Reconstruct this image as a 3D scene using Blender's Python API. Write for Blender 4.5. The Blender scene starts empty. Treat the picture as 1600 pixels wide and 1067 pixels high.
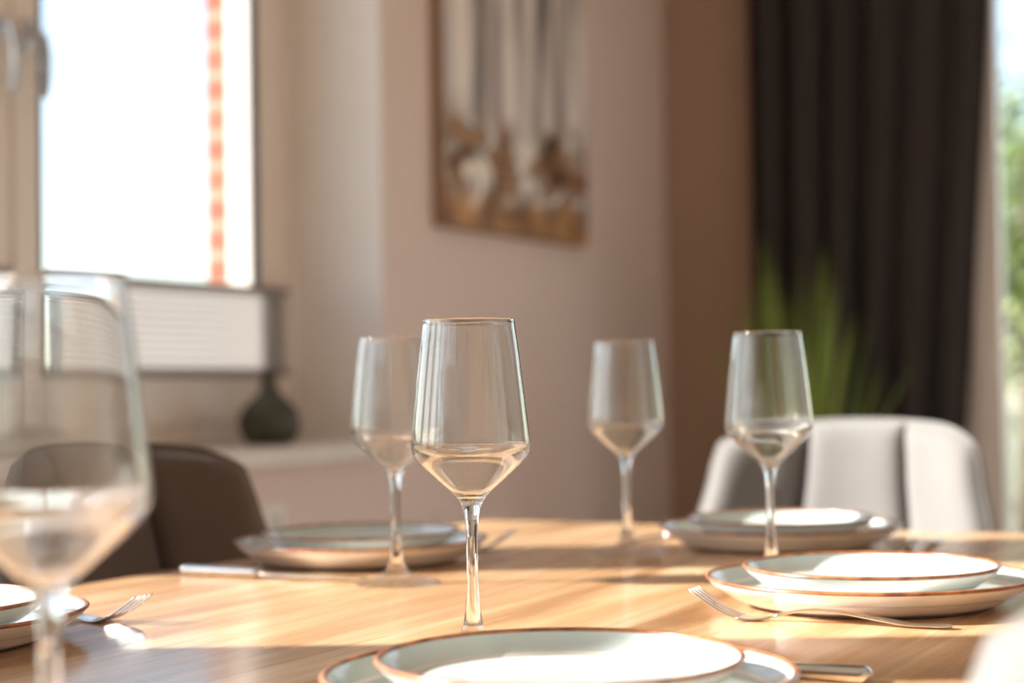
import bpy, bmesh, math, random
from mathutils import Vector, Matrix

random.seed(7)
S = bpy.context.scene
COL = S.collection
PI = math.pi

# ------------------------------------------------------------------ helpers
def lin(r, g, b):
    def f(c):
        c /= 255.0
        return c / 12.92 if c <= 0.04045 else ((c + 0.055) / 1.055) ** 2.4
    return (f(r), f(g), f(b), 1.0)

def new_mat(name):
    m = bpy.data.materials.new(name)
    m.use_nodes = True
    nt = m.node_tree
    for n in list(nt.nodes):
        nt.nodes.remove(n)
    out = nt.nodes.new('ShaderNodeOutputMaterial')
    return m, nt, out

def N(nt, typ, **kw):
    n = nt.nodes.new(typ)
    for k, v in kw.items():
        if k in n.inputs:
            n.inputs[k].default_value = v
        else:
            setattr(n, k, v)
    return n

def principled(name, color, rough=0.5, metallic=0.0, bump=None, var=None, spec=None, coat=0.0, sheen=0.0):
    """color; var=(scale, amount) brightness noise; bump=(scale, strength)"""
    m, nt, out = new_mat(name)
    p = N(nt, 'ShaderNodeBsdfPrincipled')
    p.inputs['Base Color'].default_value = color
    p.inputs['Roughness'].default_value = rough
    p.inputs['Metallic'].default_value = metallic
    if spec is not None:
        p.inputs['Specular IOR Level'].default_value = spec
    p.inputs['Coat Weight'].default_value = coat
    p.inputs['Sheen Weight'].default_value = sheen
    nt.links.new(p.outputs[0], out.inputs['Surface'])
    tc = N(nt, 'ShaderNodeTexCoord')
    if var:
        nz = N(nt, 'ShaderNodeTexNoise')
        nz.inputs['Scale'].default_value = var[0]
        nz.inputs['Detail'].default_value = 5
        nt.links.new(tc.outputs['Object'], nz.inputs['Vector'])
        mx = N(nt, 'ShaderNodeMixRGB')
        a = var[1]
        mx.inputs[1].default_value = tuple(c * (1 - a) for c in color[:3]) + (1,)
        mx.inputs[2].default_value = tuple(min(1, c * (1 + a)) for c in color[:3]) + (1,)
        nt.links.new(nz.outputs['Fac'], mx.inputs[0])
        nt.links.new(mx.outputs[0], p.inputs['Base Color'])
    if bump:
        nb = N(nt, 'ShaderNodeTexNoise')
        nb.inputs['Scale'].default_value = bump[0]
        nb.inputs['Detail'].default_value = 4
        nt.links.new(tc.outputs['Object'], nb.inputs['Vector'])
        b = N(nt, 'ShaderNodeBump')
        b.inputs['Strength'].default_value = bump[1]
        b.inputs['Distance'].default_value = 0.002
        nt.links.new(nb.outputs['Fac'], b.inputs['Height'])
        nt.links.new(b.outputs[0], p.inputs['Normal'])
    return m

def link_mesh(name, verts, faces, mat, parent=None, smooth=False, mats=None, midx=None, loc=None):
    me = bpy.data.meshes.new(name)
    me.from_pydata([tuple(v) for v in verts], [], faces)
    bm = bmesh.new(); bm.from_mesh(me)
    bmesh.ops.remove_doubles(bm, verts=bm.verts, dist=1e-6)
    if midx is None:
        bmesh.ops.recalc_face_normals(bm, faces=bm.faces)
    bm.to_mesh(me); bm.free()
    for mm in (mats or [mat]):
        me.materials.append(mm)
    if midx is not None:
        for p, i in zip(me.polygons, midx):
            p.material_index = i
    if smooth:
        for p in me.polygons:
            p.use_smooth = True
    o = bpy.data.objects.new(name, me)
    COL.objects.link(o)
    if parent is not None:
        o.parent = parent
    if loc:
        o.location = loc
    return o

def link_bm(name, bm, mat, parent=None, smooth=False):
    bmesh.ops.recalc_face_normals(bm, faces=bm.faces)
    me = bpy.data.meshes.new(name)
    bm.to_mesh(me); bm.free()
    me.materials.append(mat)
    if smooth:
        for p in me.polygons:
            p.use_smooth = True
    o = bpy.data.objects.new(name, me)
    COL.objects.link(o)
    if parent is not None:
        o.parent = parent
    return o

def bm_box(bm, x0, x1, y0, y1, z0, z1, bevel=0.0, seg=2):
    tmp = bmesh.new()
    vs = [tmp.verts.new((x, y, z)) for x in (x0, x1) for y in (y0, y1) for z in (z0, z1)]
    for f in ((0, 1, 3, 2), (4, 6, 7, 5), (0, 4, 5, 1), (2, 3, 7, 6), (0, 2, 6, 4), (1, 5, 7, 3)):
        tmp.faces.new([vs[i] for i in f])
    bmesh.ops.recalc_face_normals(tmp, faces=tmp.faces)
    if bevel:
        bmesh.ops.bevel(tmp, geom=list(tmp.edges), offset=bevel, segments=seg, affect='EDGES', profile=0.5)
    me = bpy.data.meshes.new('tmp'); tmp.to_mesh(me); tmp.free()
    bm.from_mesh(me); bpy.data.meshes.remove(me)

def box(name, x0, x1, y0, y1, z0, z1, mat, parent=None, bevel=0.0):
    bm = bmesh.new()
    bm_box(bm, x0, x1, y0, y1, z0, z1, bevel)
    return link_bm(name, bm, mat, parent)

def catmull(pts, n=6):
    out = []
    m = len(pts)
    for i in range(m - 1):
        p0 = pts[max(i - 1, 0)]; p1 = pts[i]; p2 = pts[i + 1]; p3 = pts[min(i + 2, m - 1)]
        for k in range(n):
            t = k / n
            out.append(tuple(0.5 * ((2 * p1[j]) + (-p0[j] + p2[j]) * t + (2 * p0[j] - 5 * p1[j] + 4 * p2[j] - p3[j]) * t * t
                        + (-p0[j] + 3 * p1[j] - 3 * p2[j] + p3[j]) * t ** 3) for j in range(len(p1))))
    out.append(tuple(pts[-1]))
    return out

def lathe(name, prof, mat, parent=None, seg=96, normals=None, closed=False, skip=(), second=None):
    """prof: list of (r, z); surface is open unless it starts and ends at the axis"""
    verts, faces, nrm = [], [], []
    n = len(prof)
    for i, (r, z) in enumerate(prof):
        r = max(r, 1e-5)
        for k in range(seg):
            a = 2 * PI * k / seg
            verts.append((r * math.cos(a), r * math.sin(a), z))
            if normals:
                nr, nz = normals[i]
                nrm.append((nr * math.cos(a), nr * math.sin(a), nz))
    rng = n if closed else n - 1
    for i in range(rng):
        j = (i + 1) % n
        if i in skip:
            continue
        for k in range(seg):
            l = (k + 1) % seg
            faces.append((i * seg + k, i * seg + l, j * seg + l, j * seg + k))
    me = bpy.data.meshes.new(name)
    me.from_pydata(verts, [], faces)
    for p in me.polygons:
        p.use_smooth = True
    me.materials.append(mat)
    if second:                                # (first profile index, material) of a second surface
        me.materials.append(second[1])
        for p in me.polygons:
            if min(p.vertices) // seg >= second[0]:
                p.material_index = 1
    if normals:
        me.normals_split_custom_set_from_vertices(nrm)
    o = bpy.data.objects.new(name, me)
    COL.objects.link(o)
    if parent is not None:
        o.parent = parent
    return o

def empty(name, loc=(0, 0, 0), rz=0.0):
    o = bpy.data.objects.new(name, None)
    o.empty_display_size = 0.05
    o.location = loc
    o.rotation_euler = (0, 0, rz)
    COL.objects.link(o)
    return o

def tag(o, label, cat=None, group=None, kind=None):
    if label: o['label'] = label
    if cat: o['category'] = cat
    if group: o['group'] = group
    if kind: o['kind'] = kind
    return o

def struct(o):
    o['kind'] = 'structure'
    return o

def children_of(o):
    return [c for c in bpy.data.objects if c.parent == o]

def copy_tree(o, parent=None):
    c = o.copy()
    COL.objects.link(c)
    if parent is not None:
        c.parent = parent
    for ch in children_of(o):
        copy_tree(ch, c)
    return c

def tube(bm, pts, radii, seg=12, cap=True):
    rings = []
    n = len(pts)
    for i, p in enumerate(pts):
        p = Vector(p)
        t = (Vector(pts[min(i + 1, n - 1)]) - Vector(pts[max(i - 1, 0)])).normalized()
        up = Vector((0, 0, 1)) if abs(t.z) < 0.9 else Vector((1, 0, 0))
        a = t.cross(up).normalized(); b = t.cross(a).normalized()
        r = radii[i] if isinstance(radii, (list, tuple)) else radii
        rings.append([bm.verts.new(p + a * r * math.cos(2 * PI * k / seg) + b * r * math.sin(2 * PI * k / seg)) for k in range(seg)])
    for i in range(n - 1):
        for k in range(seg):
            l = (k + 1) % seg
            bm.faces.new((rings[i][k], rings[i][l], rings[i + 1][l], rings[i + 1][k]))
    if cap:
        bm.faces.new(rings[0][::-1]); bm.faces.new(rings[-1])

# ------------------------------------------------------------------ camera
TH = math.radians(27.5)
CAM_Z = 0.9355
F_PX = 2700.0
fwd0 = Vector((-math.sin(TH), math.cos(TH), 0)); right0 = Vector((math.cos(TH), math.sin(TH), 0))
pitch = math.atan(68 / F_PX); roll = math.radians(0.9)
fwd = (fwd0 * math.cos(pitch) + Vector((0, 0, 1)) * math.sin(pitch)).normalized()
up0 = right0.cross(fwd).normalized()
rgt = right0 * math.cos(roll) - up0 * math.sin(roll)
upv = up0 * math.cos(roll) + right0 * math.sin(roll)
cam = bpy.data.cameras.new('camera')
cam.sensor_width = 36.0
cam.lens = 36.0 * F_PX / 1600.0
cam.clip_start = 0.02
cam.dof.use_dof = True
cam.dof.focus_distance = 1.215
cam.dof.aperture_fstop = 3.9
co = bpy.data.objects.new('camera', cam)
M = Matrix((rgt, upv, -fwd)).transposed().to_4x4()
M.translation = Vector((0, 0, CAM_Z))
co.matrix_world = M
COL.objects.link(co)
S.camera = co

# ------------------------------------------------------------------ light
SUN_EL = math.radians(30.0)
sun_az = math.radians(0.0)
h = -right0
sdir = Vector((h.x * math.cos(SUN_EL), h.y * math.cos(SUN_EL), math.sin(SUN_EL)))
sl = bpy.data.lights.new('sun', 'SUN')
sl.energy = 9.2
sl.angle = math.radians(0.53)
sl.color = (1.0, 0.965, 0.93)
so = bpy.data.objects.new('sun', sl)
so.rotation_euler = sdir.to_track_quat('Z', 'Y').to_euler()
so.location = (-8, -4, 6)
COL.objects.link(so)

w = bpy.data.worlds.new('sky'); S.world = w
w.use_nodes = True
nt = w.node_tree
for n in list(nt.nodes): nt.nodes.remove(n)
wo = nt.nodes.new('ShaderNodeOutputWorld'); bg = nt.nodes.new('ShaderNodeBackground')
sk = nt.nodes.new('ShaderNodeTexSky')
sk.sky_type = 'NISHITA'
sk.sun_disc = False
sk.sun_elevation = SUN_EL
sk.sun_rotation = math.atan2(sdir.x, sdir.y)
sk.air_density = 1.0; sk.dust_density = 0.5; sk.ozone_density = 1.0
hz = N(nt, 'ShaderNodeHueSaturation', Saturation=0.75)     # thin summer haze
nt.links.new(sk.outputs[0], hz.inputs['Color']); nt.links.new(hz.outputs[0], bg.inputs[0]); nt.links.new(bg.outputs[0], wo.inputs[0])
bg.inputs[1].default_value = 0.18

S.view_settings.view_transform = 'Standard'
S.view_settings.look = 'None'
S.view_settings.gamma = 1.0
S.view_settings.use_curve_mapping = False
S.view_settings.exposure = 1.08
S.cycles.use_denoising = True
S.cycles.max_bounces = 20
S.cycles.transmission_bounces = 16
S.cycles.transparent_max_bounces = 24
S.cycles.diffuse_bounces = 6
S.cycles.sample_clamp_indirect = 0.0
S.cycles.blur_glossy = 0.0

# ------------------------------------------------------------------ materials
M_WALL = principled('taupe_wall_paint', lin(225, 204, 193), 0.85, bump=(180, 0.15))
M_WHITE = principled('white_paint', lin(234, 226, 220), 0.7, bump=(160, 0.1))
M_WALL_END = principled('shaded_wall_paint', lin(172, 142, 122), 0.85, bump=(180, 0.15))  # taupe darkened to brown: shade of the room's end put into the colour
M_CEIL = principled('ceiling_paint', lin(238, 234, 228), 0.9, bump=(120, 0.1))
M_FRAME = principled('window_frame_plastic', lin(226, 212, 200), 0.35, var=(6, 0.03))
M_GASKET = principled('grey_gasket_rubber', lin(52, 64, 74), 0.6, var=(20, 0.1))
M_SILL = principled('sill_stone', lin(222, 212, 202), 0.4, var=(25, 0.06))
M_HANDLE = principled('white_metal_handle', lin(190, 192, 196), 0.3, metallic=0.6, var=(10, 0.04))
M_STEEL = principled('polished_steel', lin(205, 202, 198), 0.16, metallic=1.0, var=(40, 0.04))
M_CURTAIN = principled('dark_brown_curtain', lin(48, 40, 37), 0.9, var=(60, 0.15), bump=(500, 0.3), sheen=0.1)
M_FABRIC = principled('taupe_suede_fabric', lin(114, 109, 105), 0.9, var=(9, 0.10), bump=(700, 0.3), sheen=0.25)
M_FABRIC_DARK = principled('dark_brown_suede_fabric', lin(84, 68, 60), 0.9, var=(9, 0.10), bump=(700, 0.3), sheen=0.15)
M_BLACK = principled('black_metal', lin(28, 27, 27), 0.45, metallic=0.5, var=(15, 0.1))
M_RAIL = principled('blind_rail_grey', lin(130, 116, 108), 0.5, var=(15, 0.05))
M_VASE = principled('olive_glazed_ceramic', lin(66, 62, 48), 0.5, var=(18, 0.25))
M_LEAFGRASS = principled('green_grass_blade', lin(132, 150, 52), 0.5, var=(14, 0.3))
M_POT = principled('grey_pot', lin(90, 88, 86), 0.7, var=(20, 0.15))
M_LEAF = principled('tree_leaf', lin(108, 124, 50), 0.55, var=(3, 0.35))
M_BARK = principled('tree_bark', lin(105, 88, 72), 0.9, var=(12, 0.3), bump=(30, 0.6))
M_LAWN = principled('lawn', lin(120, 118, 96), 0.95, var=(5, 0.3), bump=(60, 0.5))
M_PLASTIC = principled('white_socket_plastic', lin(235, 230, 222), 0.4, var=(10, 0.02))
M_SOCKETHOLE = principled('socket_recess', lin(205, 200, 192), 0.5, var=(10, 0.02))

def glaze(name, c1, c2, rough, scale=6):
    m, nt, out = new_mat(name)
    p = N(nt, 'ShaderNodeBsdfPrincipled', Roughness=rough)
    tc = N(nt, 'ShaderNodeTexCoord')
    nz = N(nt, 'ShaderNodeTexNoise'); nz.inputs['Scale'].default_value = scale; nz.inputs['Detail'].default_value = 6
    cr = N(nt, 'ShaderNodeValToRGB')
    cr.color_ramp.elements[0].color = c1; cr.color_ramp.elements[0].position = 0.35
    cr.color_ramp.elements[1].color = c2; cr.color_ramp.elements[1].position = 0.65
    nt.links.new(tc.outputs['Object'], nz.inputs['Vector'])
    nt.links.new(nz.outputs['Fac'], cr.inputs[0]); nt.links.new(cr.outputs[0], p.inputs['Base Color'])
    p.inputs['Coat Weight'].default_value = 0.4
    p.inputs['Coat Roughness'].default_value = 0.08
    nt.links.new(p.outputs[0], out.inputs[0])
    return m
M_GLAZE = glaze('celadon_white_glaze', lin(188, 200, 196), lin(203, 211, 208), 0.18, 14)
M_GLAZE_OUT = glaze('cream_white_glaze', lin(226, 220, 212), lin(234, 229, 222), 0.25, 20)
M_RIM = glaze('copper_brown_rim_glaze', lin(112, 62, 34), lin(176, 112, 66), 0.3, 70)
M_CLAY = principled('unglazed_clay_foot', lin(120, 108, 98), 0.8, var=(60, 0.15))

def glass_mat(name, clear, rough=0.0, cone=0.0):
    """crystal; 'clear' is the share of light that passes the thin wall without bending"""
    m, nt, out = new_mat(name)
    g = N(nt, 'ShaderNodeBsdfGlass', IOR=1.5, Roughness=rough, distribution='BECKMANN')
    g.inputs['Color'].default_value = (0.985, 0.99, 0.988, 1)
    t = N(nt, 'ShaderNodeBsdfTransparent'); t.inputs[0].default_value = (0.98, 0.985, 0.983, 1)
    mx = N(nt, 'ShaderNodeMixShader'); mx.inputs[0].default_value = clear
    nt.links.new(g.outputs[0], mx.inputs[1]); nt.links.new(t.outputs[0], mx.inputs[2])
    nt.links.new(mx.outputs[0], out.inputs[0])
    if cone:                                   # the pressed lower cone is a little less smooth than the blown wall
        tc = N(nt, 'ShaderNodeTexCoord'); sp = N(nt, 'ShaderNodeSeparateXYZ'); mr = N(nt, 'ShaderNodeMapRange')
        mr.inputs['From Min'].default_value = .139; mr.inputs['From Max'].default_value = .146
        mr.inputs['To Min'].default_value = cone; mr.inputs['To Max'].default_value = rough
        nt.links.new(tc.outputs['Object'], sp.inputs[0]); nt.links.new(sp.outputs['Z'], mr.inputs['Value']); nt.links.new(mr.outputs[0], g.inputs['Roughness'])
    return m
M_GLASS = glass_mat('crystal_stem_glass', 0.05, 0.03)
M_GLASS_BOWL = glass_mat('crystal_bowl_glass', 0.10, 0.0, 0.05)
M_GLASS_FOOT = glass_mat('crystal_foot_glass', 0.55, 0.06)
M_GLASS_RIM = glass_mat('crystal_rim_glass', 0.0, 0.11)

def pane_mat():
    m, nt, out = new_mat('window_pane_glass')
    t = N(nt, 'ShaderNodeBsdfTransparent'); t.inputs[0].default_value = (0.97, 0.985, 0.98, 1)
    g = N(nt, 'ShaderNodeBsdfGlossy', Roughness=0.0)
    lw = N(nt, 'ShaderNodeLayerWeight'); lw.inputs[0].default_value = 0.5
    pw = N(nt, 'ShaderNodeMath', operation='POWER'); pw.inputs[1].default_value = 5.0
    fr = N(nt, 'ShaderNodeMath', operation='MULTIPLY_ADD'); fr.inputs[1].default_value = 0.8; fr.inputs[2].default_value = 0.03
    nt.links.new(lw.outputs['Facing'], pw.inputs[0]); nt.links.new(pw.outputs[0], fr.inputs[0])
    mx = N(nt, 'ShaderNodeMixShader')
    nt.links.new(fr.outputs[0], mx.inputs[0]); nt.links.new(t.outputs[0], mx.inputs[1]); nt.links.new(g.outputs[0], mx.inputs[2])
    nt.links.new(mx.outputs[0], out.inputs[0])
    return m
M_PANE = pane_mat()

def wood_mat():
    m, nt, out = new_mat('oiled_oak_tabletop')
    p = N(nt, 'ShaderNodeBsdfPrincipled', Roughness=0.26)
    p.inputs['Coat Weight'].default_value = 0.35; p.inputs['Coat Roughness'].default_value = 0.13
    p.inputs['Specular IOR Level'].default_value = 0.5
    tc = N(nt, 'ShaderNodeTexCoord')
    # planks across x, joined end to end along y
    sep = N(nt, 'ShaderNodeSeparateXYZ'); nt.links.new(tc.outputs['Object'], sep.inputs[0])
    mul = N(nt, 'ShaderNodeMath', operation='MULTIPLY'); mul.inputs[1].default_value = 9.0
    nt.links.new(sep.outputs['X'], mul.inputs[0])
    flo = N(nt, 'ShaderNodeMath', operation='FLOOR'); nt.links.new(mul.outputs[0], flo.inputs[0])
    wn = N(nt, 'ShaderNodeTexWhiteNoise', noise_dimensions='1D'); nt.links.new(flo.outputs[0], wn.inputs['W'])
    # long grain noise
    mp = N(nt, 'ShaderNodeMapping'); mp.inputs['Scale'].default_value = (21, 1.4, 20)
    nt.links.new(tc.outputs['Object'], mp.inputs[0])
    off = N(nt, 'ShaderNodeVectorMath', operation='ADD')
    com = N(nt, 'ShaderNodeCombineXYZ')
    m3 = N(nt, 'ShaderNodeMath', operation='MULTIPLY'); m3.inputs[1].default_value = 17.0
    nt.links.new(wn.outputs['Value'], m3.inputs[0]); nt.links.new(m3.outputs[0], com.inputs['Y']); nt.links.new(m3.outputs[0], com.inputs['Z'])
    nt.links.new(mp.outputs[0], off.inputs[0]); nt.links.new(com.outputs[0], off.inputs[1])
    n1 = N(nt, 'ShaderNodeTexNoise'); n1.inputs['Scale'].default_value = 1.0; n1.inputs['Detail'].default_value = 6; n1.inputs['Distortion'].default_value = 0.6
    nt.links.new(off.outputs[0], n1.inputs['Vector'])
    mp2 = N(nt, 'ShaderNodeMapping'); mp2.inputs['Scale'].default_value = (120, 5, 60)
    nt.links.new(tc.outputs['Object'], mp2.inputs[0])
    n2 = N(nt, 'ShaderNodeTexNoise'); n2.inputs['Scale'].default_value = 1.0; n2.inputs['Detail'].default_value = 3
    nt.links.new(mp2.outputs[0], n2.inputs['Vector'])
    cr = N(nt, 'ShaderNodeValToRGB')
    e = cr.color_ramp.elements
    e[0].position = 0.28; e[0].color = lin(160, 114, 74)
    e[1].position = 0.72; e[1].color = lin(234, 202, 162)
    em = e.new(0.5); em.color = lin(208, 162, 116)
    nt.links.new(n1.outputs['Fac'], cr.inputs[0])
    # plank tint
    hs = N(nt, 'ShaderNodeHueSaturation')
    mr = N(nt, 'ShaderNodeMapRange'); mr.inputs['To Min'].default_value = 0.84; mr.inputs['To Max'].default_value = 1.14
    nt.links.new(wn.outputs['Value'], mr.inputs['Value']); nt.links.new(mr.outputs[0], hs.inputs['Value'])
    nt.links.new(cr.outputs[0], hs.inputs['Color'])
    mx = N(nt, 'ShaderNodeMixRGB', blend_type='MULTIPLY'); mx.inputs[0].default_value = 0.28
    c2 = N(nt, 'ShaderNodeValToRGB'); c2.color_ramp.elements[0].position = 0.35; c2.color_ramp.elements[0].color = (0.45, 0.4, 0.36, 1); c2.color_ramp.elements[1].position = 0.6
    nt.links.new(n2.outputs['Fac'], c2.inputs[0])
    nt.links.new(hs.outputs[0], mx.inputs[1]); nt.links.new(c2.outputs[0], mx.inputs[2])
    nt.links.new(mx.outputs[0], p.inputs['Base Color'])
    b = N(nt, 'ShaderNodeBump', Strength=0.06, Distance=0.001)
    nt.links.new(n2.outputs['Fac'], b.inputs['Height']); nt.links.new(b.outputs[0], p.inputs['Normal'])
    nt.links.new(p.outputs[0], out.inputs[0])
    return m
M_WOOD = wood_mat()

def floor_mat():
    m, nt, out = new_mat('oak_floorboards')
    p = N(nt, 'ShaderNodeBsdfPrincipled', Roughness=0.5)
    tc = N(nt, 'ShaderNodeTexCoord')
    br = N(nt, 'ShaderNodeTexBrick')
    br.inputs['Color1'].default_value = lin(226, 218, 211); br.inputs['Color2'].default_value = lin(217, 208, 200)
    br.inputs['Mortar'].default_value = lin(110, 92, 76)
    br.inputs['Scale'].default_value = 1.0; br.inputs['Brick Width'].default_value = 1.2; br.inputs['Row Height'].default_value = 0.16
    br.inputs['Mortar Size'].default_value = 0.003
    nt.links.new(tc.outputs['Object'], br.inputs['Vector'])
    nt.links.new(br.outputs['Color'], p.inputs['Base Color']); nt.links.new(p.outputs[0], out.inputs[0])
    return m
M_FLOOR = floor_mat()

def brick_mat():
    m, nt, out = new_mat('red_brick_facing')
    p = N(nt, 'ShaderNodeBsdfPrincipled', Roughness=0.9)
    tc = N(nt, 'ShaderNodeTexCoord')
    sp = N(nt, 'ShaderNodeSeparateXYZ'); nt.links.new(tc.outputs['Object'], sp.inputs[0])
    ad = N(nt, 'ShaderNodeMath', operation='ADD'); nt.links.new(sp.outputs['X'], ad.inputs[0]); nt.links.new(sp.outputs['Y'], ad.inputs[1])
    cb = N(nt, 'ShaderNodeCombineXYZ'); nt.links.new(ad.outputs[0], cb.inputs['X']); nt.links.new(sp.outputs['Z'], cb.inputs['Y'])
    br = N(nt, 'ShaderNodeTexBrick')
    br.inputs['Color1'].default_value = lin(166, 92, 68); br.inputs['Color2'].default_value = lin(148, 78, 58)
    br.inputs['Mortar'].default_value = lin(160, 138, 118)
    br.inputs['Scale'].default_value = 1.0; br.inputs['Brick Width'].default_value = 0.22; br.inputs['Row Height'].default_value = 0.0745
    br.inputs['Mortar Size'].default_value = 0.012; br.inputs['Mortar Smooth'].default_value = 0.1
    nt.links.new(cb.outputs[0], br.inputs['Vector'])
    nt.links.new(br.outputs['Color'], p.inputs['Base Color']); nt.links.new(p.outputs[0], out.inputs[0])
    return m
M_BRICK = brick_mat()

def blind_mat():
    m, nt, out = new_mat('pleated_blind_fabric')
    d = N(nt, 'ShaderNodeBsdfDiffuse'); t = N(nt, 'ShaderNodeBsdfTranslucent')
    tc = N(nt, 'ShaderNodeTexCoord'); nz = N(nt, 'ShaderNodeTexNoise'); nz.inputs['Scale'].default_value = 60
    cr = N(nt, 'ShaderNodeValToRGB'); cr.color_ramp.elements[0].color = lin(184, 179, 176); cr.color_ramp.elements[1].color = lin(200, 195, 192)
    nt.links.new(tc.outputs['Object'], nz.inputs['Vector']); nt.links.new(nz.outputs['Fac'], cr.inputs[0])
    nt.links.new(cr.outputs[0], d.inputs[0]); nt.links.new(cr.outputs[0], t.inputs[0])
    mx = N(nt, 'ShaderNodeMixShader'); mx.inputs[0].default_value = 0.22
    nt.links.new(d.outputs[0], mx.inputs[1]); nt.links.new(t.outputs[0], mx.inputs[2]); nt.links.new(mx.outputs[0], out.inputs[0])
    return m
M_BLIND = blind_mat()

def painting_mat():
    m, nt, out = new_mat('abstract_canvas_paint')
    p = N(nt, 'ShaderNodeBsdfPrincipled', Roughness=0.6)
    tc = N(nt, 'ShaderNodeTexCoord')     # object: y across, z up (0 at the lower edge)
    mp = N(nt, 'ShaderNodeMapping'); mp.inputs['Scale'].default_value = (1, 13, 1.3)
    nt.links.new(tc.outputs['Object'], mp.inputs[0])
    n1 = N(nt, 'ShaderNodeTexNoise'); n1.inputs['Scale'].default_value = 1.0; n1.inputs['Detail'].default_value = 4; n1.inputs['Distortion'].default_value = 0.4
    nt.links.new(mp.outputs[0], n1.inputs['Vector'])
    up = N(nt, 'ShaderNodeValToRGB'); e = up.color_ramp.elements
    e[0].position = 0.34; e[0].color = lin(104, 96, 92); e[1].position = 0.62; e[1].color = lin(240, 228, 220)
    k = e.new(0.47); k.color = lin(186, 174, 168)
    nt.links.new(n1.outputs['Fac'], up.inputs[0])
    mp2 = N(nt, 'ShaderNodeMapping'); mp2.inputs['Scale'].default_value = (1, 7, 9); mp2.inputs['Location'].default_value = (0, 3.1, 1.7)
    nt.links.new(tc.outputs['Object'], mp2.inputs[0])
    n2 = N(nt, 'ShaderNodeTexNoise'); n2.inputs['Scale'].default_value = 1.0; n2.inputs['Detail'].default_value = 3; n2.inputs['Distortion'].default_value = 0.8
    nt.links.new(mp2.outputs[0], n2.inputs['Vector'])
    lo = N(nt, 'ShaderNodeValToRGB'); e = lo.color_ramp.elements
    e[0].position = 0.33; e[0].color = lin(52, 42, 36); e[1].position = 0.64; e[1].color = lin(250, 236, 220)
    for pos, c in ((0.41, lin(132, 92, 62)), (0.465, lin(190, 140, 96)), (0.505, lin(112, 108, 106)), (0.56, lin(196, 186, 178))):
        k = e.new(pos); k.color = c
    nt.links.new(n2.outputs['Fac'], lo.inputs[0])
    # very bottom: golden brown ground
    n3 = N(nt, 'ShaderNodeTexNoise'); n3.inputs['Scale'].default_value = 9.0; n3.inputs['Detail'].default_value = 3
    nt.links.new(tc.outputs['Object'], n3.inputs['Vector'])
    bo = N(nt, 'ShaderNodeValToRGB'); e = bo.color_ramp.elements
    e[0].position = 0.35; e[0].color = lin(112, 78, 50); e[1].position = 0.65; e[1].color = lin(196, 146, 98)
    nt.links.new(n3.outputs['Fac'], bo.inputs[0])
    sp = N(nt, 'ShaderNodeSeparateXYZ'); nt.links.new(tc.outputs['Object'], sp.inputs[0])
    def step(a, b, amp):
        s = N(nt, 'ShaderNodeMath', operation='MULTIPLY_ADD'); s.inputs[1].default_value = amp
        nt.links.new(n2.outputs['Fac'], s.inputs[0]); nt.links.new(sp.outputs['Z'], s.inputs[2])
        r = N(nt, 'ShaderNodeMapRange'); r.inputs['From Min'].default_value = a + amp * .5; r.inputs['From Max'].default_value = b + amp * .5
        nt.links.new(s.outputs[0], r.inputs['Value'])
        return r
    r1 = step(0.26, 0.34, 0.25); r2 = step(0.06, 0.13, 0.12)
    a = N(nt, 'ShaderNodeMixRGB'); nt.links.new(r2.outputs[0], a.inputs[0]); nt.links.new(bo.outputs[0], a.inputs[1]); nt.links.new(lo.outputs[0], a.inputs[2])
    b = N(nt, 'ShaderNodeMixRGB'); nt.links.new(r1.outputs[0], b.inputs[0]); nt.links.new(a.outputs[0], b.inputs[1]); nt.links.new(up.outputs[0], b.inputs[2])
    nt.links.new(b.outputs[0], p.inputs['Base Color']); nt.links.new(p.outputs[0], out.inputs[0])
    return m
M_PAINT = painting_mat()
M_CANVAS = principled('canvas_side', lin(150, 118, 96), 0.8, var=(30, 0.15))

# ------------------------------------------------------------------ setting
XW = -2.25          # room face of the window wall
XO = -2.585         # outer face of its masonry
YE = 5.48           # end wall
YB = -4.4           # wall behind
XR = 2.2            # opposite wall
ZC = 2.85
NY0, NY1, NZ0, NZ1 = -3.45, 3.637, 0.805, 2.64     # window niche

def boxes(name, bl, mats, pick):
    bm = bmesh.new()
    for b in bl:
        bm_box(bm, *b)
    bmesh.ops.recalc_face_normals(bm, faces=bm.faces)
    me = bpy.data.meshes.new(name)
    bm.to_mesh(me); bm.free()
    for m in mats: me.materials.append(m)
    for p in me.polygons:
        p.material_index = pick(p.normal, p.center)
    o = bpy.data.objects.new(name, me); COL.objects.link(o)
    return o

def pick_left(n, c):
    if abs(n.x) < .5 and NY0 - .01 < c.y < NY1 + .01 and NZ0 - .06 < c.z < NZ1 + .01: return 1
    return 0
struct(boxes('wall_left', [
    (XO, XW, YB - .2, YE + .2, 0, NZ0 - .04),
    (XO, XW, YB - .2, YE + .2, NZ1, ZC),
    (XO, XW, YB - .2, NY0, NZ0 - .04, NZ1),
    (XO, XW, NY1, YE + .2, NZ0 - .04, NZ1)], [M_WALL, M_WHITE], pick_left))
struct(boxes('wall_outside', [
    (XO - .055, XO, YB - .2, YE + .2, -0.1, NZ0 + .07),
    (XO - .055, XO, YB - .2, YE + .2, NZ1 - .04, ZC + .2),
    (XO - .055, XO, YB - .2, NY0 + .16, NZ0 + .07, NZ1 - .04),
    (XO - .055, XO, NY1 - .192, YE + .2, NZ0 + .07, NZ1 - .04)], [M_BRICK], lambda n, c: 0))
struct(box('trim_1', -2.49, -2.20, NY0 - .03, NY1 + .03 if False else NY1, NZ0 - .04, NZ0, M_SILL, bevel=0.004))
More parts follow.
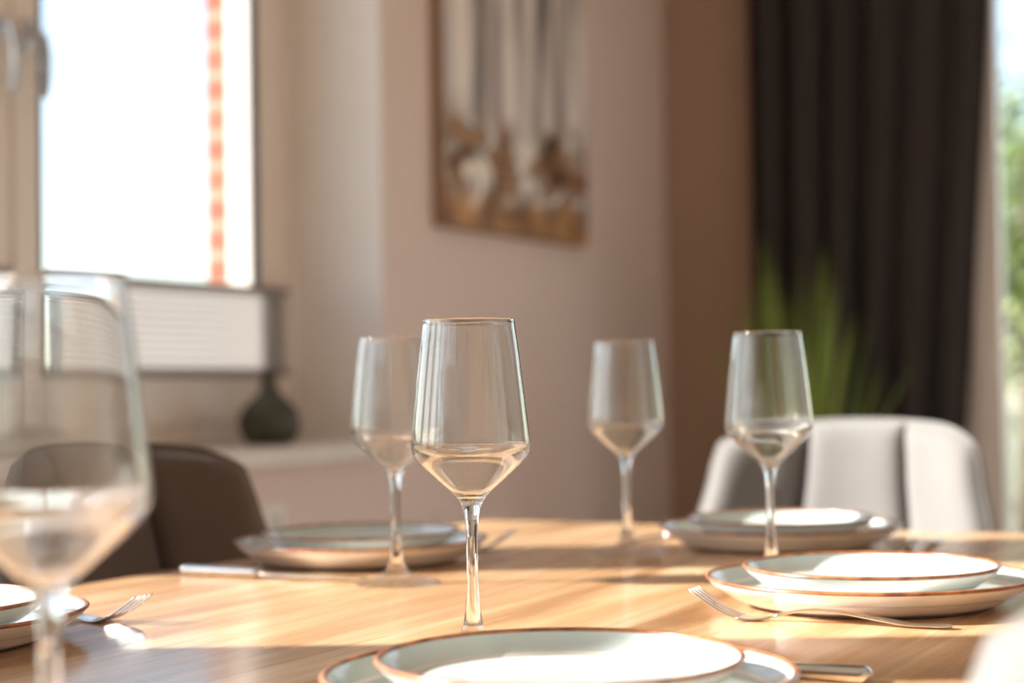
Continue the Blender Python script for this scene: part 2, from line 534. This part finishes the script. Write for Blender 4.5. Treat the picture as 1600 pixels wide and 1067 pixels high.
# end wall with a glazed door opening from x = -1.27 to 0.75
DX0, DX1, DZ1 = -1.278, 0.85, 2.35
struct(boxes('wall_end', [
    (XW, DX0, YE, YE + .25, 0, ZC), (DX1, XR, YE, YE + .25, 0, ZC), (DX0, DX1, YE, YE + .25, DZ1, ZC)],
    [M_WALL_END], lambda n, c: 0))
struct(box('wall_right', XR, XR + .25, YB - .2, YE + .25, 0, ZC, M_WHITE))
struct(box('wall_back', XW, XR, YB - .2, YB, 0, ZC, M_WALL))
struct(box('floor', XO, XR + .25, YB - .2, YE + .25, -.1, 0, M_FLOOR))
struct(box('ceiling', XO, XR + .25, YB - .2, YE + .25, ZC, ZC + .15, M_CEIL))
struct(box('baseboard_left', XW, XW + .015, YB, YE, 0, .08, M_WHITE, bevel=.003))
struct(box('baseboard_end', XW + .015, DX0, YE - .015, YE, 0, .08, M_WHITE, bevel=.003))

def frame_bm(x0, x1, y0, y1, z0, z1, wl, wr, wb, wt, bev=.004):
    bm = bmesh.new()
    bm_box(bm, x0, x1, y0, y0 + wl, z0, z1, bev)
    bm_box(bm, x0, x1, y1 - wr, y1, z0, z1, bev)
    bm_box(bm, x0, x1, y0 + wl, y1 - wr, z0, z0 + wb, bev)
    bm_box(bm, x0, x1, y0 + wl, y1 - wr, z1 - wt, z1, bev)
    return bm

XF = -2.50   # room face of the sashes
def make_handle(parent, y, z):
    bm = bmesh.new()
    bm_box(bm, XF, XF + .010, y - .014, y + .014, z - .035, z + .035, .004)
    pts = catmull([(XF + .008, y, z), (XF + .035, y, z + .002), (XF + .050, y, z - .012), (XF + .058, y, z - .055), (XF + .056, y, z - .10), (XF + .050, y, z - .132)], 5)
    tube(bm, pts, [.0095] * 6 + [.0095 + .001 * math.sin(i) * 0 for i in range(len(pts) - 6)], 12)
    return link_bm('handle', bm, M_HANDLE, parent, True)

def make_sash(win, y0, y1, g0, g1, z0, z1, gz0, gz1, handle_y=None):
    s = link_bm('sash', frame_bm(XF - .07, XF, y0, y1, z0, z1, g0 - y0, y1 - g1, gz0 - z0, z1 - gz1), M_FRAME, win)
    box('pane', XF - .042, XF - .036, g0, g1, gz0, gz1, M_PANE, s)
    bm = frame_bm(XF - .002, XF + .003, g0 - .010, g1 + .030, gz0 - .018, gz1 + .018, .010, .030, .018, .018, 0)
    link_bm('gasket', bm, M_GASKET, s)
    if handle_y is not None:
        make_handle(s, handle_y, 1.665)
    return s

win1 = struct(empty('window_1', (0, 0, 0)))
W1Y0 = 1.93
link_bm('frame', frame_bm(XF - .085, XF - .012, W1Y0, NY1, NZ0, NZ1, .03, .087, .06, .06), M_FRAME, win1)
box('mullion', XF - .085, XF - .012, 2.60, 2.652, NZ0 + .06, NZ1 - .06, M_FRAME, win1, .003)
SZ0, SZ1 = NZ0 + .05, NZ1 - .05
make_sash(win1, 2.630, 3.552, 2.713, 3.434, SZ0, SZ1, .985, NZ1 - .14, 2.668)
make_sash(win1, 1.95, 2.622, 2.01, 2.540, SZ0, SZ1, .985, NZ1 - .14, 2.578)

def triple_window(name, y0, y1, bounds, panes):
    win = struct(empty(name, (0, 0, 0)))
    link_bm('frame', frame_bm(XF - .085, XF - .012, y0, y1, NZ0, NZ1, .03, .03, .06, .06), M_FRAME, win)
    for (a, b), (g0, g1) in zip(bounds, panes):
        make_sash(win, a, b, g0, g1, SZ0, SZ1, .985, NZ1 - .14, None)
    for (a, b), (c, d) in zip(bounds, bounds[1:]):
        box('mullion', XF - .085, XF - .012, b + .002, c - .002, NZ0 + .06, NZ1 - .06, M_FRAME, win, .002)
triple_window('window_2', -1.05, W1Y0, [(-1.03, -.04), (.005, .765), (.825, 1.915)], [(-.96, -.10), (.075, .655), (.905, 1.855)])
triple_window('window_3', NY0, -1.05, [(-3.43, -2.68), (-2.64, -1.88), (-1.84, -1.07)], [(-3.36, -2.75), (-2.57, -1.95), (-1.77, -1.14)])

# glazed door in the end wall
door = struct(empty('door_1', (0, 0, 0)))
def dframe(name, x0, x1, z0, z1, w_, y0, y1, parent):
    bm = bmesh.new()
    bm_box(bm, x0, x0 + w_, y0, y1, z0, z1, .004); bm_box(bm, x1 - w_, x1, y0, y1, z0, z1, .004)
    bm_box(bm, x0 + w_, x1 - w_, y0, y1, z0, z0 + w_, .004); bm_box(bm, x0 + w_, x1 - w_, y0, y1, z1 - w_, z1, .004)
    return link_bm(name, bm, M_FRAME, parent)
dframe('frame', DX0, DX1, 0, DZ1, .07, YE + .01, YE + .10, door)
for a, b in ((DX0 + .06, -.22), (-.20, DX1 - .06)):
    l = dframe('door_leaf', a, b, .05, DZ1 - .05, .085, YE + .0, YE + .07, door)
    box('pane', a + .085, b - .085, YE + .03, YE + .036, .135, DZ1 - .135, M_PANE, l)
# outside ground
struct(box('ground', -60, 60, -60, 60, -.35, -.15, M_LAWN))

# ------------------------------------------------------------------ pleated blinds
def make_blind(y0, y1, z0, z1, label):
    r = empty('pleated_blind', (XF + .014, (y0 + y1) / 2, z0))
    tag(r, label, 'blind', 'pleated blinds on the window sashes')
    hw = (y1 - y0) / 2; n = 22; zt = z1 - z0
    verts, faces = [], []
    for i in range(n + 1):
        z = .016 + (zt - .032) * i / n
        x = .004 if i % 2 else .018
        verts += [(x, -hw + .004, z), (x, hw - .004, z)]
    for i in range(n):
        faces.append((2 * i, 2 * i + 1, 2 * i + 3, 2 * i + 2))
    link_mesh('pleated_fabric', verts, faces, M_BLIND, r)
    box('bottom_rail', .0, .022, -hw, hw, 0, .018, M_RAIL, r, .003)
    box('top_rail', .0, .022, -hw, hw, zt - .018, zt, M_RAIL, r, .003)
    return r
make_blind(2.70, 3.545, .965, 1.185, 'white pleated blind drawn low on the window sash beside the dark vase')
make_blind(1.99, 2.592, .965, 1.185, 'white pleated blind on the left sash, cut off by the photo edge')

# ------------------------------------------------------------------ vase
def axis_normals(prof):
    out = []
    n = len(prof)
    for i in range(n):
        a = prof[max(i - 1, 0)]; b = prof[min(i + 1, n - 1)]
        tr, tz = b[0] - a[0], b[1] - a[1]
        l = math.hypot(tr, tz) or 1
        out.append((tz / l, -tr / l))
    return out
vase = empty('bottle_vase', (-2.37, 3.32, NZ0))
tag(vase, 'dark olive bulbous bottle vase standing on the window sill', 'vase')
vp = catmull([(0, .0), (.034, .0), (.051, .004), (.068, .028), (.0725, .052), (.065, .080), (.046, .102), (.027, .121), (.0195, .138), (.0205, .160), (.024, .170)], 6)
inner = [(.021, .170), (.017, .160), (.0155, .138), (.0, .130)]
vb = lathe('vase_body', vp + inner, M_VASE, vase, 64)
bm = bmesh.new(); bmesh.ops.create_circle(bm, segments=4, radius=1); bm.free()
lathe('vase_lip', [(.0208 + .0025 * math.cos(a), .1705 + .0025 * math.sin(a)) for a in [2 * PI * k / 10 for k in range(11)]], M_VASE, vb, 48)

# ------------------------------------------------------------------ wall socket
so_ = empty('wall_socket', (XW, 3.155, .638), 0)
tag(so_, 'white square wall socket on the taupe wall under the window sill', 'socket')
box('cover_plate', 0, .010, -.040, .040, -.040, .040, M_PLASTIC, so_, .003)
o = lathe('socket_recess', [(0, .0105), (.0195, .0105), (.0215, .0125), (.023, .0115), (.023, .0095)], M_SOCKETHOLE, so_, 40)
o.rotation_euler = (0, PI / 2, 0)

# ------------------------------------------------------------------ picture
PY0, PY1 = 3.885, 4.76
pic = empty('canvas_picture', (XW + .0015, PY0, 1.352))
tag(pic, 'tall abstract canvas of pale streaks over golden brown hung on the taupe wall', 'picture')
PW, PH = PY1 - PY0, 1.05
bm = bmesh.new(); bm_box(bm, 0, .036, 0, PW, 0, PH, .002)
link_bm('canvas_sides', bm, M_CANVAS, pic)
box('painted_face', .0362, .0375, .001, PW - .001, .001, PH - .001, M_PAINT, pic)

# ------------------------------------------------------------------ curtain
def make_curtain():
    r = empty('curtain', (-1.52, YE - .10, 0.0))
    tag(r, 'dark brown floor-length curtain hanging in folds beside the glazed door', 'curtain')
    nu, nz = 150, 24
    verts, faces = [], []
    for j in range(nz + 1):
        t = j / nz; z = .015 + 2.60 * t
        xl = -.40 - .0 * t
        xr = .285 + .12 * max(0.0, (z - .55)) / 1.55
        for i in range(nu + 1):
            u = i / nu
            x = xl + (xr - xl) * u
            amp = .034 + .012 * math.sin(3.1 * u + 1)
            y = amp * math.sin(2 * PI * 6.5 * u + .5 * math.sin(5 * u)) + .012 * math.sin(2 * PI * 2.3 * u + 2 * t)
            verts.append((x + .008 * math.cos(2 * PI * 6.5 * u), y, z))
    for j in range(nz):
        for i in range(nu):
            a = j * (nu + 1) + i
            faces.append((a, a + 1, a + nu + 2, a + nu + 1))
    o = link_mesh('curtain_cloth', verts, faces, M_CURTAIN, r, True)
    md = o.modifiers.new('thickness', 'SOLIDIFY'); md.thickness = .004
    bm = bmesh.new(); bm_box(bm, -.45, .75, -.02, .02, 2.62, 2.655, .006)
    link_bm('curtain_rail', bm, M_BLACK, r)
    return r
make_curtain()

# ------------------------------------------------------------------ grass plant in a pot
def make_plant():
    px, py = -1.60, 4.86
    r = empty('potted_grass', (px, py, 0))
    tag(r, 'tall green grass plant in a pot before the dark curtain', 'plant')
    prof = catmull([(0, 0), (.105, 0), (.115, .01), (.135, .15), (.145, .32), (.142, .33)], 4) + [(.13, .325), (.125, .29), (0, .29)]
    lathe('pot', prof, M_POT, r, 48)
    rnd = random.Random(3)
    verts, faces = [], []
    for k in range(140):
        a = rnd.uniform(0, 2 * PI); r0 = .085 * math.sqrt(rnd.random())
        L = rnd.uniform(.62, 1.12); lean = rnd.uniform(.02, .13) * (1.25 if L < .9 else .7)
        bend = rnd.uniform(0, .9); w0 = rnd.uniform(.004, .0075)
        d = Vector((math.cos(a), math.sin(a), 0)); s = Vector((-math.sin(a), math.cos(a), 0))
        tw = rnd.uniform(-1.2, 1.2); s = (s * math.cos(tw) + d * math.sin(tw))
        base = len(verts); n = 8
        for i in range(n + 1):
            t = i / n
            p = d * (r0 + lean * t * (1 + bend * t)) + Vector((0, 0, .285 + L * (t - .12 * bend * t * t)))
            ww = w0 * (1 - t ** 2.2) + .0004
            verts += [p - s * ww, p + s * ww]
        for i in range(n):
            b = base + 2 * i
            faces.append((b, b + 1, b + 3, b + 2))
    o = link_mesh('grass_blades', verts, faces, M_LEAFGRASS, r, True)
    return r
make_plant()

# ------------------------------------------------------------------ trees outside the glazed door
def make_tree(x, y, hh, rad, label, seed):
    r = empty('tree', (x, y, -.15))
    tag(r, label, 'tree', 'trees outside the glazed door')
    rnd = random.Random(seed)
    bm = bmesh.new()
    tube(bm, [(0, 0, 0), (.05, .02, hh * .3), (-.03, .04, hh * .55), (0, 0, hh * .8)], [.12, .09, .06, .02], 10)
    for k in range(6):
        a = k * 1.1; z0 = hh * (.3 + .07 * k)
        tube(bm, [(0, 0, z0), (rad * .4 * math.cos(a), rad * .4 * math.sin(a), z0 + .3), (rad * .75 * math.cos(a), rad * .75 * math.sin(a), z0 + .7)], [.04, .025, .01], 8)
    link_bm('trunk', bm, M_BARK, r, True)
    verts, faces = [], []
    clusters = []
    for k in range(70):
        v = Vector((rnd.gauss(0, 1), rnd.gauss(0, 1), rnd.gauss(0, 1))).normalized() * rad * (rnd.random() ** .4)
        clusters.append(Vector((v.x, v.y, hh * .55 + v.z * hh * .42 / rad)))
    for k in range(5200):
        c = rnd.choice(clusters)
        p = c + Vector((rnd.gauss(0, .17), rnd.gauss(0, .17), rnd.gauss(0, .17)))
        n = Vector((rnd.gauss(0, 1), rnd.gauss(0, 1), rnd.gauss(0, 1) + .6)).normalized()
        a = n.orthogonal().normalized(); b = n.cross(a)
        L = rnd.uniform(.035, .06); W = L * .5
        i = len(verts)
        verts += [p - a * L, p + b * W + n * .006, p + a * L, p - b * W + n * .006]
        faces.append((i, i + 1, i + 2, i + 3))
    me = bpy.data.meshes.new('foliage'); me.from_pydata([tuple(v) for v in verts], [], faces); me.materials.append(M_LEAF)
    o = bpy.data.objects.new('foliage', me); COL.objects.link(o); o.parent = r
make_tree(-2.1, 11.0, 3.1, 1.25, 'leafy green tree seen at the right edge through the door glass', 11)
make_tree(-3.6, 14.5, 3.9, 1.5, 'taller pale tree behind the nearer one beyond the door glass', 12)

# ------------------------------------------------------------------ table
TZ = 0.75
TX0, TX1, TY0, TY1 = -1.147, -0.215, -0.75, 2.105
table = empty('dining_table', ((TX0 + TX1) / 2, (TY0 + TY1) / 2, 0))
tag(table, 'long dining table with a warm oak plank top laid for a meal', 'table')
hx, hy = (TX1 - TX0) / 2, (TY1 - TY0) / 2
box('tabletop', -hx, hx, -hy, hy, TZ - .042, TZ, M_WOOD, table, .005)
for sx in (-1, 1):
    for sy in (-1, 1):
        cx, cy = sx * (hx - .10), sy * (hy - .22)
        box('leg', cx - .035, cx + .035, cy - .035, cy + .035, 0, TZ - .042, M_BLACK, table, .004)

# ------------------------------------------------------------------ plates
def make_plate(kind, R, Rb, H, foot_h, wall):
    r = empty(kind)
    # outside: foot, base, flaring wall up to the lip
    outp = catmull([(Rb, foot_h * .55), (Rb + .010, foot_h + .0012), (R - .018, H * .38), (R - .0060, H * .70), (R - .0005, H - .0015)], 6)
    lip_r = .0016
    inn = catmull([(R - .0035, H - .0012), (R - .0075, H * .70), (R - .017, H * .42), (Rb + .002, foot_h + wall + .0005), (Rb - .02, foot_h + wall), (Rb * .4, foot_h + wall), (0, foot_h + wall)], 6)
    under = [(0, foot_h * .9), (Rb - .006, foot_h * .9)] + outp
    lathe('dish', under + inn, M_GLAZE_OUT, r, 128, second=(len(under) - 1, M_GLAZE))
    rim = [(R - .002 + .0021 * math.cos(a), H - .0012 + .0016 * math.sin(a)) for a in [2 * PI * k / 12 for k in range(13)]]
    lathe('rim_band', rim, M_RIM, r, 128)
    ft = [(Rb - .006, foot_h * .95), (Rb - .006, .0003), (Rb - .002, .0), (Rb + .0005, .0006), (Rb + .001, foot_h * .9)]
    lathe('foot_ring', ft, M_CLAY, r, 96)
    return r
D_IN = .0065
dinner0 = make_plate('dinner_plate', .135, .098, .0245, .003, .0035)
salad0 = make_plate('salad_plate', .105, .077, .0262, .0088, .0038)
P = {'near': (-.433, .883), 'right': (-.403, 1.409), 'end': (-.636, 1.867), 'lback': (-1.0, 1.565), 'lfront': (-1.0, .933)}
pl = {
 'near': ('white dinner plate nearest the camera, cut by the bottom edge of the photo', 'white salad plate with brown rim on the nearest dinner plate at the bottom'),
 'right': ('large white dinner plate at right with a fork lying in front', 'bright sunlit salad plate with brown rim on the dinner plate at right'),
 'end': ('dinner plate at the far table end before the pale grey chair', 'small white salad plate at the far table end before the pale grey chair'),
 'lback': ('shaded dinner plate before the dark chair, a knife lying beside it', 'shaded salad plate on the dinner plate before the dark chair'),
 'lfront': ('dinner plate cut off at the left edge of the photo', 'salad plate cut off at the left edge of the photo'),
}
first = True
for k, (x, y) in P.items():
    d = dinner0 if first else copy_tree(dinner0)
    s = salad0 if first else copy_tree(salad0)
    first = False
    d.location = (x, y, TZ + .0003); s.location = (x + .001, y - .001, TZ + .0003 + D_IN + .0003)
    d.rotation_euler.z = x * 37; s.rotation_euler.z = y * 23
    tag(d, pl[k][0], 'plate', 'dinner plates on the table'); tag(s, pl[k][1], 'plate', 'salad plates on the table')

# ------------------------------------------------------------------ wine glasses
foot_o = [(0, .0006), (.020, .0004), (.0370, .0), (.0395, .0004), (.0402, .0014), (.0392, .0023), (.030, .0038), (.020, .0062), (.0135, .0098), (.0098, .0132), (.0083, .0165)]
stem_o = [(.0083, .0165), (.0066, .022), (.0054, .0294), (.0045, .042), (.0041, .056), (.0040, .070), (.0041, .083), (.0047, .091), (.0056, .0968), (.0074, .103)]
bowl_o = [(.0074, .103), (.0115, .1093), (.0190, .1162), (.0268, .1230), (.0340, .1298), (.0390, .1355), (.0408, .1388), (.0415, .1425), (.0414, .147), (.0399, .162), (.0377, .183), (.0351, .206), (.03214, .2284)]
rim_i = [(.03214, .2284), (.03212, .2298), (.03216, .2306), (.0319, .2313), (.0312, .2317), (.0305, .2313), (.03024, .2306), (.0304, .2298), (.0308, .2284)]
bowl_i = [(.0308, .2284), (.0339, .206), (.0365, .183), (.0387, .162), (.0401, .1475), (.0401, .1440), (.0394, .1412), (.0376, .1383), (.0332, .1338), (.0266, .1272), (.0190, .1199), (.0125, .1138), (.0085, .1108), (.0050, .1094), (.0, .1088)]
def dens(pts, n): return catmull(pts, n)
full = dens(foot_o + stem_o[1:] + bowl_o[1:], 4)
i_foot = (len(foot_o) - 1) * 4
i_stem = i_foot + (len(stem_o) - 1) * 4
tail = catmull(rim_i, 5)[1:-1]
full2 = full + tail + catmull(bowl_i, 4)
nrm = axis_normals(full2)
nrm[0] = (0, -1); nrm[-1] = (0, 1)
i_rim0 = len(full) - 1
i_rim1 = i_rim0 + len(tail)
def make_glass():
    r = empty('wine_glass')
    lathe('foot', full2[:i_foot + 1], M_GLASS_FOOT, r, 96, nrm[:i_foot + 1])
    lathe('stem', full2[i_foot:i_stem + 1], M_GLASS, r, 96, nrm[i_foot:i_stem + 1])
    b = lathe('bowl', full2[i_stem:], M_GLASS_BOWL, r, 96, nrm[i_stem:], skip=range(i_rim0 - i_stem, i_rim1 - i_stem))
    lathe('rim', full2[i_rim0:i_rim1 + 1], M_GLASS_RIM, b, 96, nrm[i_rim0:i_rim1 + 1])
    return r
g0 = make_glass()
G = [((-.583, 1.055), 'sharp wine glass in the centre behind the nearest plate'),
     ((-.543, 1.568), 'wine glass before the pale grey chair, its foot behind the bright plate'),
     ((-.768, 1.742), 'wine glass standing in shade against the taupe wall, right of centre'),
     ((-.855, 1.399), 'wine glass standing behind and left of the sharp central glass'),
     ((-.494, .5375), 'large blurred wine glass in the left foreground')]
for i, ((x, y), lab) in enumerate(G):
    g = g0 if i == 0 else copy_tree(g0)
    g.location = (x, y, TZ + .0002)
    tag(g, lab, 'wine glass', 'wine glasses on the table')

# ------------------------------------------------------------------ cutlery
def interp(tab, s):
    for (a, va), (b, vb) in zip(tab, tab[1:]):
        if s <= b:
            t = (s - a) / (b - a); t = t * t * (3 - 2 * t) * .5 + t * .5
            return va + (vb - va) * t
    return tab[-1][1]
FZ = [(0, .0035), (.03, .0030), (.045, .0046), (.06, .0066), (.085, .0100), (.105, .0108), (.122, .0084), (.140, .0036), (.152, .0020), (.160, .0024), (.172, .0058), (.186, .0130), (.202, .0235)]
FZc = catmull(FZ, 4)
def fz(s): return interp(FZc, s)
def strip(name, s0, s1, n, cen, half, th, mat, parent, dish=0.0):
    """strip running along local +x; cen(s) lateral centre, half(s) half width, th thickness"""
    verts, faces = [], []
    m = 8
    for i in range(n + 1):
        s = s0 + (s1 - s0) * i / n
        hw = half(s); c = cen(s); z = fz(s)
        ring = []
        for k in range(m + 1):
            u = -1 + 2 * k / m
            ring.append((s, c + u * hw, z + dish * (u * u) * 1.0 + th * .5 * math.sqrt(max(0, 1 - u ** 4)) ))
        for k in range(m - 1, 0, -1):
            u = -1 + 2 * k / m
            ring.append((s, c + u * hw, z + dish * (u * u) - th * .5 * math.sqrt(max(0, 1 - u ** 4))))
        verts += ring
    L = 2 * m
    for i in range(n):
        for k in range(L):
            l = (k + 1) % L
            faces.append((i * L + k, i * L + l, (i + 1) * L + l, (i + 1) * L + k))
    faces.append(tuple(range(L))[::-1]); faces.append(tuple(n * L + k for k in range(L)))
    return link_mesh(name, verts, faces, mat, parent, True)
def make_fork():
    r = empty('fork')
    HW = [(0, .0035), (.003, .0062), (.010, .0074), (.03, .0068), (.07, .0046), (.100, .0033), (.125, .0033), (.136, .0050)]
    strip('handle', 0, .136, 34, lambda s: 0, lambda s: interp(HW, s), .0027, M_STEEL, r)
    HH = [(.136, .0050), (.143, .0085), (.150, .0112), (.158, .0123), (.164, .0125)]
    hd = strip('head', .136, .164, 12, lambda s: 0, lambda s: interp(HH, s), .0020, M_STEEL, r)
    for k in range(4):
        c0 = (-3 + 2 * k) * .00335
        strip('tine', .163, .202, 14, lambda s, c0=c0: c0 * (1 + .02 * (s - .163) / .039), lambda s: .00165 - .0008 * ((s - .163) / .039) ** 2, .0018, M_STEEL, hd)
    return r
fk0 = make_fork()
# (handle end x, y, rotation): local +x runs from handle end to the tips
FK = [((-.306, 1.284), PI + .02, 'steel fork lying in front of the bright plate at right'),
      ((-1.100, 1.085), .0, 'blurred fork whose tines stick out from behind the plate cut off at left'),
      ((-1.100, 1.722), .0, 'fork half hidden behind the shaded plate near the dark chair'),
      ((-.482, 1.975), -PI / 2, 'fork beside the far end plate before the pale grey chair')]
for i, ((x, y), rz, lab) in enumerate(FK):
    f = fk0 if i == 0 else copy_tree(fk0)
    f.location = (x, y, TZ - .0006); f.rotation_euler.z = rz
    tag(f, lab, 'fork', 'forks on the table')

def make_knife():
    r = empty('table_knife')
    verts, faces = [], []
    n = 60; L = 16
    for i in range(n + 1):
        t = i / n; s = .098 * t
        e = 1.0
        if t < .07: e = max(0.12, 1 - ((.07 - t) / .07) ** 3)
        if t > .93: e = .55 + .45 * math.sqrt(max(0, 1 - ((t - .93) / .07) ** 2))
        hw = (.0092 - .0022 * t) * e; hh = (.0050 - .0012 * t) * e
        for k in range(L):
            a = 2 * PI * k / L
            ca, sa = math.cos(a), math.sin(a)
            verts.append((s, hw * math.copysign(abs(ca) ** .6, ca), .0052 + hh * math.copysign(abs(sa) ** .6, sa)))
    for i in range(n):
        for k in range(L):
            l = (k + 1) % L
            faces.append((i * L + k, i * L + l, (i + 1) * L + l, (i + 1) * L + k))
    faces.append(tuple(range(L))[::-1]); faces.append(tuple(n * L + k for k in range(L)))
    link_mesh('handle', verts, faces, M_STEEL, r, True)
    # blade lies flat, spine straight, edge bellied
    top = [(.096, .0048), (.104, .0052), (.16, .0060), (.195, .0060), (.212, .0040), (.219, .0008)]
    bot = [(.096, -.0048), (.104, -.0068), (.115, -.0098), (.15, -.0112), (.185, -.0098), (.206, -.0050), (.219, -.0002)]
    out = catmull(top, 4) + catmull(bot, 4)[::-1]
    m = len(out); zc = .0045
    verts = [(x, y, zc + .0009) for x, y in out] + [(x, y, zc - .0009) for x, y in out]
    faces = [tuple(range(m)), tuple(range(2 * m - 1, m - 1, -1))] + [(i, i + m, (i + 1) % m + m, (i + 1) % m) for i in range(m)]
    link_mesh('blade', verts, faces, M_STEEL, r)
    return r
kn0 = make_knife()
KN = [((-.297, 1.040), PI, 'steel knife whose handle sticks out right of the nearest plate'),
      ((-1.105, 1.395), .01, 'knife with a bright handle lying before the dark chair'),
      ((-.790, 2.010), -PI / 2, 'knife half hidden behind the far end plate')]
for i, ((x, y), rz, lab) in enumerate(KN):
    k = kn0 if i == 0 else copy_tree(kn0)
    k.location = (x, y, TZ + .0001); k.rotation_euler.z = rz
    tag(k, lab, 'knife', 'knives on the table')

# ------------------------------------------------------------------ chairs
def hwid(z):
    return interp([(.44, .215), (.50, .232), (.60, .236), (.70, .228), (.80, .208), (.90, .182)], z)
def back_pt(u, v):
    """u -1..1 across, v 0..1 up; the mid surface of the shell (sitter looks along -y)"""
    zt = .876 - .010 * u * u - .024 * abs(u) ** 9
    z = .455 + (zt - .455) * v
    hw = hwid(z)
    y = .185 + .20 * (z - .455) - .115 * abs(u) ** 2.2 * (1 - .25 * v)
    return Vector((u * hw, y, z))
def back_nrm(u, v):
    e = 1e-3
    a = back_pt(min(u + e, 1), v) - back_pt(max(u - e, -1), v)
    b = back_pt(u, min(v + e, 1)) - back_pt(u, max(v - e, 0))
    return a.cross(b).normalized()      # points towards -y (front)
def slab(name, u0, u1, v0, v1, front, back, nu, nv, parent, mat=None):
    verts, faces = [], []
    for side in (0, 1):
        for j in range(nv + 1):
            for i in range(nu + 1):
                a, b = i / nu, j / nv
                u = u0 + (u1 - u0) * a; v = v0 + (v1 - v0) * b
                d = front(a, b) if side == 0 else back(a, b)
                verts.append(back_pt(u, v) + back_nrm(u, v) * d)
    W = nu + 1; K = W * (nv + 1)
    for j in range(nv):
        for i in range(nu):
            a = j * W + i
            faces.append((a, a + 1, a + W + 1, a + W))
            faces.append((K + a, K + a + W, K + a + W + 1, K + a + 1))
    for i in range(nu):
        faces.append((i, K + i, K + i + 1, i + 1))
        a = nv * W + i
        faces.append((a, a + 1, K + a + 1, K + a))
    for j in range(nv):
        a = j * W
        faces.append((a, a + W, K + a + W, K + a))
        a = j * W + nu
        faces.append((a, K + a, K + a + W, a + W))
    return link_mesh(name, verts, faces, mat or M_FABRIC, parent, True)
def edge(t, p=6): return 1 - abs(2 * t - 1) ** p
def make_chair():
    r = empty('dining_chair')
    sh = slab('back_shell', -1, 1, 0, 1, lambda a, b: .004, lambda a, b: .002 - .030 * (edge(a, 8) * edge(b, 10)) ** .5, 48, 30, r)
    for u0, u1 in ((-.985, -.415), (-.40, .40), (.415, .985)):
        slab('back_pad', u0, u1, .03, .985, lambda a, b: .005 + .027 * (max(0, edge(a, 5) * edge(b, 10))) ** .5, lambda a, b: .002, 24, 30, sh)
    bm = bmesh.new(); bm_box(bm, -.225, .225, -.245, .185, .405, .480, .030, 5)
    for v in bm.verts:
        v.co.x *= 1 - .10 * max(0, -v.co.y) / .245
        if v.co.z > .45: v.co.z += .010 * (1 - (v.co.x / .23) ** 2)
    link_bm('seat', bm, M_FABRIC, r, True)
    bm = bmesh.new(); bm_box(bm, -.19, .19, -.20, .17, .385, .408, .004)
    link_bm('seat_frame', bm, M_BLACK, r)
    for sx in (-1, 1):
        for sy in (-1, 1):
            bm = bmesh.new()
            tube(bm, [(sx * .155, sy * .15, .392), (sx * .21, sy * .205 + (.01 if sy > 0 else 0), 0.0)], [.014, .009], 14)
            link_bm('leg', bm, M_BLACK, r, True)
    return r
ch0 = make_chair()
CH = [((-.755, 2.335), 0.0, 'pale grey padded dining chair at the far table end, sunlit from the left'),
      ((-1.10, 1.535), PI / 2, 'dark shaded dining chair at left between the table and the window'),
      ((-.124, .378), -math.radians(45), 'blurred pale chair cut off at the lower right corner')]
for i, ((x, y), rz, lab) in enumerate(CH):
    c = ch0 if i == 0 else copy_tree(ch0)
    c.location = (x, y, 0); c.rotation_euler.z = rz
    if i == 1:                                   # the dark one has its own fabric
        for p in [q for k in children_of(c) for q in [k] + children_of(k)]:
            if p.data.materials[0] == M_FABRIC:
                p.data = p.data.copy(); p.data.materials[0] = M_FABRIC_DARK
    tag(c, lab, 'chair', 'upholstered chairs around the table')
